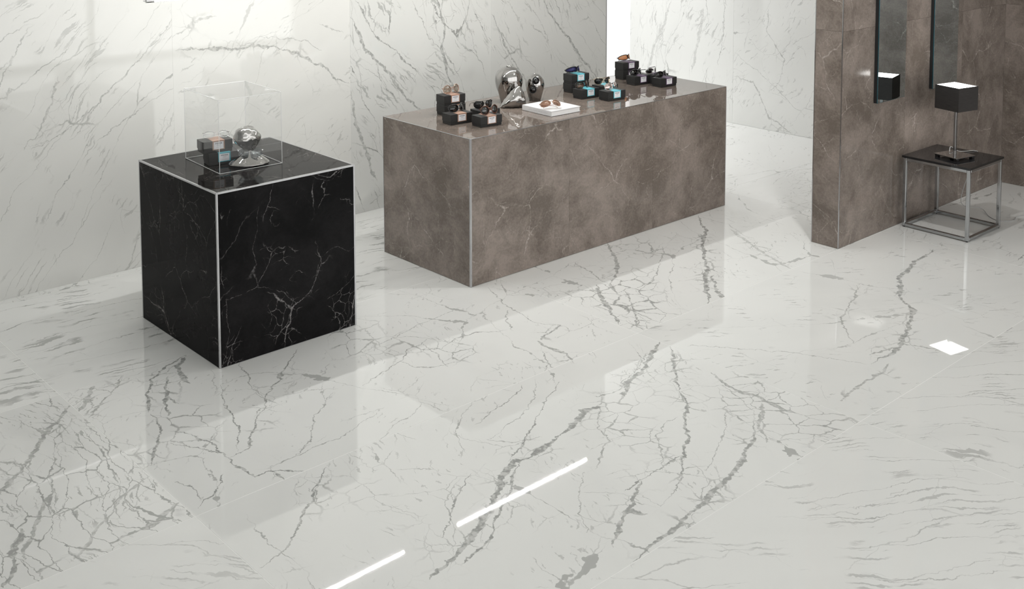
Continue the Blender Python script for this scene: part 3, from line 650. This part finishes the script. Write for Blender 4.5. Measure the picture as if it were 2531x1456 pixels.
# ------------------------------------------------------------------ glasses
def outline(style, n=30):
    out = []
    for k in range(n):
        q = 2*math.pi*k/n; c, s = math.cos(q), math.sin(q)
        if style == 'round': x, z = .0245*c, .0235*s
        elif style == 'oval': x, z = .026*c, .0165*s
        elif style == 'aviator':
            x, z = .029*c, .0245*s
            if s < 0: x += .004*(-s); x *= 1-.10*(-s)   # teardrop (outer sag mirrored below)
            if s > .3: z = min(z, .0185+.002*c)
        elif style == 'cat':
            x, z = .028*c, .0205*s
            if s > 0: z += .004*max(c, 0); z = min(z, .0215)
        elif style == 'wrap':
            x, z = .034*math.copysign(abs(c)**.75, c), .0165*math.copysign(abs(s)**.75, s); z *= 1-.28*max(c, 0)
        out.append((x, z))
    return out
def glasses(label, style, loc, yaw, fm, lm, rim=.0016, tilt=0.0, roll=0.0, temple=.06, fold=True, curve=1.1, gap=.034, drop=.022, mat_t=None, flat=1.0, rimless=False, splay=-.008, sc=1.0, rest=True, group='glasses on display'):
    t = thing('sunglasses' if lm not in ('lens_clear',) else 'eyeglasses', label, 'glasses', loc, 0, group)
    t.rotation_euler = (Matrix.Rotation(yaw, 3, 'Z') @ Matrix.Rotation(tilt, 3, 'X') @ Matrix.Rotation(roll, 3, 'Y')).to_euler()
    t.scale = (sc, sc, sc)
    ol = outline(style); zb = -min(z for x, z in ol)+rim; xm = max(x for x, z in ol)
    def cy(x): return curve*x*x*6
    mt = M[mat_t or fm]; f = M[fm]
    for s in (-1, 1):
        pts = [Vector((s*(gap+x), cy(gap+x), zb+z)) for x, z in ol]
        c = Vector((s*gap, cy(gap), zb)); n = len(pts); th = .0006
        V = [p+Vector((0, -th, 0)) for p in pts]+[p+Vector((0, th, 0)) for p in pts]+[c+Vector((0, -th-.0015, 0)), c+Vector((0, th-.0015, 0))]
        F = []
        for k in range(n):
            j = (k+1) % n; F += [(k, j, 2*n), (n+j, n+k, 2*n+1), (k, n+k, n+j, j)]
        me = mesh('lens', V, F); link('lens', me, M[lm], t, True)
        if not rimless: link('rim', tube_me('rim', pts, rim, 8, True, flat=flat), f, t, True)
        # temple arm with its tip bent down
        xh = s*(gap+xm+rim*.8); yh = cy(gap+xm); zh = zb+(.011 if style != 'wrap' else .004)
        tip = zh-drop-.001
        pp = [(xh, yh, zh), (xh+s*.0035, yh+.006, zh), (xh+s*(.003+splay*.5), yh+temple*.55, zh-drop*.28), (xh+s*splay, yh+temple*.8, zh-drop*.55), (xh+s*(splay-.003), yh+temple, max(tip, .0012))]
        if fold:    # arm folded flat behind the lenses
            yb = yh+(.0085 if s > 0 else .0135)
            pp = [(xh, yh, zh), (xh*.97, yh+.005, zh), (xh*.80, yb, zh-.002), (xh*.2, yb, zh-.006), (-xh*.45, yb, zh-.012), (-xh*.72, yb-.001, max(zh-.024, .002))]
        sp = spline(pp, 5)
        r_ = max(rim*.85, .0011)
        a_ = link('temple', tube_me('temple', sp, r_, 6, flat=1.0), mt, t, True)
        link('hinge', box_me('hinge', (xh-.0022, yh-.0015, zh-.0022), (xh+.0022, yh+.006, zh+.0022), .0006), f, a_)
    xb = gap-xm
    zbr = zb+(.006 if style != 'aviator' else .004)
    link('bridge', tube_me('bridge', spline([(-xb-.0006, cy(xb), zbr), (-xb*.4, -.001, zbr+.0035), (xb*.4, -.001, zbr+.0035), (xb+.0006, cy(xb), zbr)], 4), max(rim*.9, .001), 7), f, t, True)
    if style == 'aviator':
        link('brow_bar', tube_me('brow_bar', [(-.02, cy(.02), zb+.0185), (0, -.001, zb+.0195), (.02, cy(.02), zb+.0185)], .001, 6), f, t, True)
    if rest:    # let the lowest point touch what it stands on
        rm = t.rotation_euler.to_matrix()
        low = min((rm @ v.co).z for c_ in t.children for v in c_.data.vertices)
        t.location.z -= low*sc
    return t
def on_box(key, fx=.5, fy=.18):
    p, yaw = BX[key]; q = Matrix.Rotation(yaw, 3, 'Z') @ Vector((BW*fx, BD*fy, BH+.0012)); return p+q
gl = glasses
gl('pale brown round-lensed glasses on top of the left stack', 'round', on_box('A2', .56, .32), R(6), 'acetate_clear', 'lens_tan', .0017, tilt=R(-16), curve=.6, sc=1.08)
gl('black sunglasses on the tan-banded box in front of the left stack', 'cat', on_box('B', .62, .50), R(10), 'acetate', 'lens_dark', .0026, tilt=R(-14))
gl('tortoiseshell sunglasses with round dark lenses nearest the front edge', 'round', on_box('C', .60, .27), R(-2), 'tortoise', 'lens_mirrordark', .0028, tilt=R(-12), curve=.7)
gl('dark wire aviators behind the tortoiseshell pair', 'aviator', on_box('D', .46, .45), R(-6), 'acetate', 'lens_smoke', .0011, fold=False, curve=.8, drop=.03)
gl('black wraparound sunglasses with blue lenses on the teal stack', 'wrap', on_box('E2', .44, .22), R(6), 'acetate', 'lens_blue', .0030, curve=1.5, tilt=R(-12))
gl('dark brown sunglasses on the teal-banded box beside the teal stack', 'cat', on_box('F', .40, .40), R(6), 'acetate', 'lens_brown', .0022, tilt=R(-14))
gl('mirrored aviators with pink sheen on the front teal-banded box', 'aviator', on_box('G', .53, .34), R(8), 'silver', 'lens_mirror', .0011, tilt=R(-16), curve=.9)
gl('gold-rimmed aviators with grey lenses behind the mirrored pair', 'aviator', on_box('H', .38, .40), R(-8), 'gold', 'lens_smoke', .0013, fold=False, curve=.8, drop=.03)
gl('black sunglasses with orange lenses on the purple stack', 'wrap', on_box('I2', .58, .48), R(10), 'acetate', 'lens_orange', .0026, curve=1.4, tilt=R(-12))
gl('black oval sunglasses on the left front purple-banded box', 'oval', on_box('J', .45, .35), R(10), 'acetate', 'lens_dark', .0030, tilt=R(-14), sc=1.08)
gl('black oval sunglasses on the rightmost purple-banded box', 'oval', on_box('K', .42, .35), R(10), 'acetate', 'lens_dark', .0028, tilt=R(-14), sc=1.08)
gl('silver-framed oval sunglasses behind the rightmost black pair', 'oval', on_box('L', .44, .62), R(10), 'silver', 'lens_dark', .0022, mat_t='acetate', fold=False, sc=1.08)
gl('thin silver-framed clear eyeglasses on the boxes under the acrylic cover', 'oval', on_box('N2', .54, .38), R(-22), 'silver', 'lens_clear', .0013, tilt=R(-20), curve=.7)

# ------------------------------------------------------------------ white book with brown sunglasses
bk = thing('book', 'thick white hardback book lying on the counter', 'book', (.698, .106, CH+.001), R(-2))
bw, bd, bh = .232, .258, .0305
link('back_cover', box_me('back_cover', (0, 0, 0), (bw, bd, .003), .0006), M['bookwhite'], bk)
link('front_cover', box_me('front_cover', (0, 0, bh-.003), (bw, bd, bh), .0006), M['bookwhite'], bk)
sp_ = link('spine', box_me('spine', (0, 0, .003), (.003, bd, bh-.003)), M['bookwhite'], bk)
link('pages', box_me('pages', (.003, .004, .003), (bw-.005, bd-.004, bh-.003)), M['pages'], bk)
V, F = [], []; yk = .035
for k in range(26):                    # faint print on the spine, too small to read
    hgt = (.006, .0045, .006, .005)[k % 4]
    if k % 7 == 6: yk += .005; continue
    n0 = len(V); V += [(-.0002, yk, .012), (-.0002, yk+.0035, .012), (-.0002, yk+.0035, .012+hgt), (-.0002, yk, .012+hgt)]; F.append((n0, n0+1, n0+2, n0+3)); yk += .0065
link('lettering', mesh('spine_lettering', V, F), M['greyink'], sp_)
V, F = [], []
for k in range(7):
    n0 = len(V); x = .085+k*.0105; V += [(x, .150, bh+.0002), (x+.006, .150, bh+.0002), (x+.006, .158, bh+.0002), (x, .158, bh+.0002)]; F.append((n0, n0+1, n0+2, n0+3))
link('lettering', mesh('cover_lettering', V, F), M['greyink'], bk)
q = atz(1366, 271, CH+.001+bh)
gl('brown-lensed sunglasses lying on the white book', 'cat', (q.x, q.y, CH+.0022+bh), R(-22), 'acetate_clear', 'lens_brown', .0018, tilt=R(-45))

# ------------------------------------------------------------------ chrome vases and sculptures
def smoothp(prof, n=6): return [(v.x, v.y) for v in spline([(r, z, 0) for r, z in prof], n)]
q = atz(1258, 254, CH)
v1 = thing('vase', 'large egg-shaped chrome vase with small mouth on the counter', 'vase', (q.x, q.y, CH+.001))
prof = smoothp([(.046, 0), (.050, .004), (.062, .05), (.078, .097), (.0845, .140), (.079, .179), (.058, .206), (.030, .2195), (.018, .2225)])
body = prof+[(.0165, .225), (.0145, .2235), (.0135, .214), (.025, .199)]
link('body', lathe_me('vase_body', body, 72), M['chrome_dark'], v1, True)
link('mouth_rim', tube_me('mouth_rim', [(.0170*math.cos(2*math.pi*k/28), .0170*math.sin(2*math.pi*k/28), .2242) for k in range(28)], .0016, 8, True), M['chrome_dark'], v1, True)
q = atz(1322, 246.5, CH)
v2 = thing('vase', 'smaller egg-shaped chrome vase wearing black round sunglasses', 'vase', (q.x, q.y, CH+.001))
prof = smoothp([(.034, 0), (.037, .004), (.046, .035), (.056, .075), (.0585, .105), (.050, .137), (.030, .155), (.013, .1605)])
link('body', lathe_me('vase_body', prof+[(.011, .162), (.0095, .1605), (.009, .150)], 64), M['chrome_dark'], v2, True)
v2p = Vector((q.x, q.y, CH+.001))
from mathutils import noise as mnoise
def lumpy(me, amp, sc, zmin=.003):
    for v in me.vertices:
        if v.co.z > zmin: v.co += v.normal*mnoise.noise(v.co*sc)*amp
    me.update()
# pebble leaning to a point
q = atz(1268, 265, CH)
pts = [(0, .004, .004, 0), (.03, .010, .014, 0), (.10, .022, .034, 0), (.25, .036, .066, 0), (.42, .044, .097, 0), (.58, .047, .119, .0), (.70, .046, .127, 0), (.80, .043, .119, 0), (.88, .039, .100, 0), (.94, .031, .075, 0), (.98, .018, .045, 0), (1.0, .006, .015, 0)]
rings = []; sp = spline([(t_, a_, h_) for t_, a_, h_, _ in pts], 5)
for v in sp:
    x = (v.x-.5)*.158; n = 36; ring = []
    for k in range(n):
        a_ = 2*math.pi*k/n; yy_ = math.cos(a_); zz_ = math.sin(a_)
        zz = max((.46+.54*zz_)*v.z, 0) if zz_ > -.85 else 0.0
        yy2 = yy_*v.y*(1.0 if zz_ < 0 else (1-.42*zz_**2))
        ring.append((x, yy2, zz))
    rings.append(ring)
me = rings_me('pebble_body', rings); lumpy(me, .0035, 55)
peb = link('pebble_sculpture', me, M['chrome_dark'], None, True); peb.location = (q.x, q.y, CH+.001); peb.rotation_euler = (0, 0, R(-28))
tag(peb, 'fin-shaped chrome stone in front of the two chrome vases', 'sculpture')
gv = gl('black round sunglasses hanging upright on the smaller chrome vase', 'round', (0, 0, 0), 0, 'acetate', 'lens_dark', .0022, sc=.86, curve=.2, rest=False)
fd = Vector((CAM.x-v2p.x, CAM.y-v2p.y, 0)).normalized()         # side of the vase that faces the room
yawv = math.atan2(fd.x, -fd.y)
gv.rotation_euler = (Matrix.Rotation(yawv+R(6), 3, 'Z') @ Matrix.Rotation(R(-8), 3, 'X') @ Matrix.Rotation(R(-72), 3, 'Y')).to_euler()
gv.location = v2p+fd*.074+Vector((0, 0, .097))+RGT*.018
# head-and-shoulders form under the acrylic cover
q = atz(616, 407, PLH)
sec = [(.088, .060, 0, 0), (.094, .066, .004, 0), (.096, .067, .010, 0), (.084, .058, .021, 0), (.062, .046, .036, .002), (.040, .034, .052, .001), (.027, .027, .066, 0), (.026, .026, .073, 0), (.034, .033, .084, -.002), (.052, .044, .104, -.004), (.064, .053, .127, -.006), (.062, .053, .150, -.010), (.050, .046, .170, -.012), (.028, .029, .182, -.010), (.008, .008, .186, -.008)]
sp1 = spline([(a_, b_, z) for a_, b_, z, _ in sec], 6); sp2 = spline([(o_, 0, 0) for _, _, _, o_ in sec], 6)
rings = [[(s1.x*math.cos(2*math.pi*k/88)+s2.x, s1.y*math.sin(2*math.pi*k/88), max(s1.z, 0)) for k in range(88)] for s1, s2 in zip(sp1, sp2)]
me = rings_me('bust_body', rings); lumpy(me, .012, 21, .075); lumpy(me, .002, 60, .07); lumpy(me, .0008, 150)
bust = link('bust_sculpture', me, M['chrome_dark'], None, True); bust.location = (q.x, q.y, PLH+.0015); bust.rotation_euler = (0, 0, R(-22))
tag(bust, 'chrome head-and-shoulders sculpture under the acrylic cover', 'sculpture')
gl('rimless round sunglasses resting on the chrome bust under the acrylic cover', 'round', Vector((q.x, q.y, PLH+.036))+Vector((-.018, -.045, .008)), R(-33), 'silver', 'lens_grey', .0011, tilt=R(-6), rimless=True, fold=False, temple=.05, drop=.006, gap=.031, curve=.5, rest=False)

# ------------------------------------------------------------------ side table
TX, TY, TW, TD, TH = 2.644, -1.455, .425, .430, .451
tb = thing('side_table', 'small cube side table with black glass top by the partition', 'table', (TX, TY, 0), R(-1.0))
r = .0105
link('table_top', box_me('table_top', (-.006, -.006, TH-.013), (TW+.006, TD+.006, TH), .001), M['black_glass'], tb)
for x in (0, TW-2*r):
    for y in (0, TD-2*r):
        link('leg', box_me('leg', (x, y, .006), (x+2*r, y+2*r, TH-.013), .003, 2), M['frame_steel'], tb)
        link('foot', lathe_me('foot', [(.007, 0), (.007, .006)], 12), M['rubber'], tb).location = (x+r, y+r, 0)
for z in (.006, TH-.013-.018):
    for y in (0, TD-2*r): link('rail', box_me('rail', (2*r, y, z), (TW-2*r, y+2*r, z+.018), .002), M['frame_steel'], tb)
    for x in (0, TW-2*r): link('rail', box_me('rail', (x, 2*r, z), (x+2*r, TD-2*r, z+.018), .002), M['frame_steel'], tb)

# ------------------------------------------------------------------ table lamp
lc = atz(2362, 381, TH+.02)
lamp = thing('table_lamp', 'table lamp with square black shade and glowing top on the side table', 'lamp', (lc.x-.004, lc.y+.004, TH+.001), R(-13))
s = .085
link('base_plate', box_me('base_plate', (-s, -s, .014), (s, s, .019), .0008), M['chrome'], lamp)
for x in (-1, 1):
    for y in (-1, 1): link('foot', box_me('lamp_foot', (x*.07-.011, y*.07-.011, 0), (x*.07+.011, y*.07+.011, .014)), M['black'], lamp)
SB, ST, SH = .303, .450, .088
link('pole', box_me('pole', (-.0085, -.0085, .019), (.0085, .0085, SB+.03), .001), M['frame_steel'], lamp)
V, F = [], []; tw = .002
for rr in (SH, SH-tw):
    for z in (SB, ST): V += [(-rr, -rr, z), (rr, -rr, z), (rr, rr, z), (-rr, rr, z)]
for k in range(4):
    j = (k+1) % 4; F += [(k, j, 4+j, 4+k), (8+j, 8+k, 12+k, 12+j), (4+k, 4+j, 12+j, 12+k), (j, k, 8+k, 8+j)]
sh = link('shade', mesh('shade', V, F), M['weave'], lamp)
link('diffuser', box_me('diffuser', (-SH+.003, -SH+.003, ST-.007), (SH-.003, SH-.003, ST-.003)), M['lamp_glow'], lamp)
link('lower_diffuser', box_me('lower_diffuser', (-SH+.003, -SH+.003, SB+.004), (SH-.003, SH-.003, SB+.008)), M['lamp_glow'], lamp)
# cord: from the base over the table edge to the floor and away along the wall
lp = Vector((lc.x, lc.y, TH+.001))
cp = [lp+Vector((.02, .05, .022)), lp+Vector((.08, .07, .040)), lp+Vector((.13, .04, .008)), (TX+TW+.010, lp.y-.01, TH+.003), (TX+TW+.016, lp.y-.02, TH-.02), (3.10, -1.235, .30), (3.085, -1.20, .10), tuple(atz(2425, 515, .02)), tuple(atz(2445, 535, .003)), tuple(atz(2470, 546, .003)), tuple(atz(2505, 545, .003)), tuple(atz(2512, 536, .003)), tuple(atz(2530, 532, .003)), tuple(atz(2560, 530, .003))]
cord = tag(link('lamp_cord', tube_me('lamp_cord', spline(cp, 8), .0022, 7), M['cable'], None, True), 'thin grey lamp cord trailing from the side table across the floor', 'cord')

# ------------------------------------------------------------------ tall smoked mirrors on the partition
def mirror(x0, x1, label):
    d = .026; z0, z1 = .818, 2.45
    t = thing('wall_mirror', label, 'mirror', ((x0+x1)/2, PY0-.001, z0), 0, 'tall smoked mirrors'); h = (x1-x0)/2; H = z1-z0
    link('backing', box_me('mirror_backing', (-h, -d+.006, 0), (h, 0, H)), M['black'], t)
    link('glass_edge', box_me('mirror_edge', (-h, -d+.001, 0), (h, -d+.006, H)), M['mirror_edge'], t)
    link('glass', box_me('mirror_glass', (-h+.002, -d, .002), (h-.002, -d+.0008, H)), M['mirror'], t)
mx0 = aty(2159, 252, PY0).x; mx1 = aty(2236, 239, PY0-.026).x
mirror(mx0, mx1, 'tall smoked mirror reflecting the lamp, left of the two')
mx2 = aty(2296, 217, PY0).x
mirror(mx2, mx2+(mx1-mx0), 'tall smoked mirror directly behind the table lamp, right of the two')
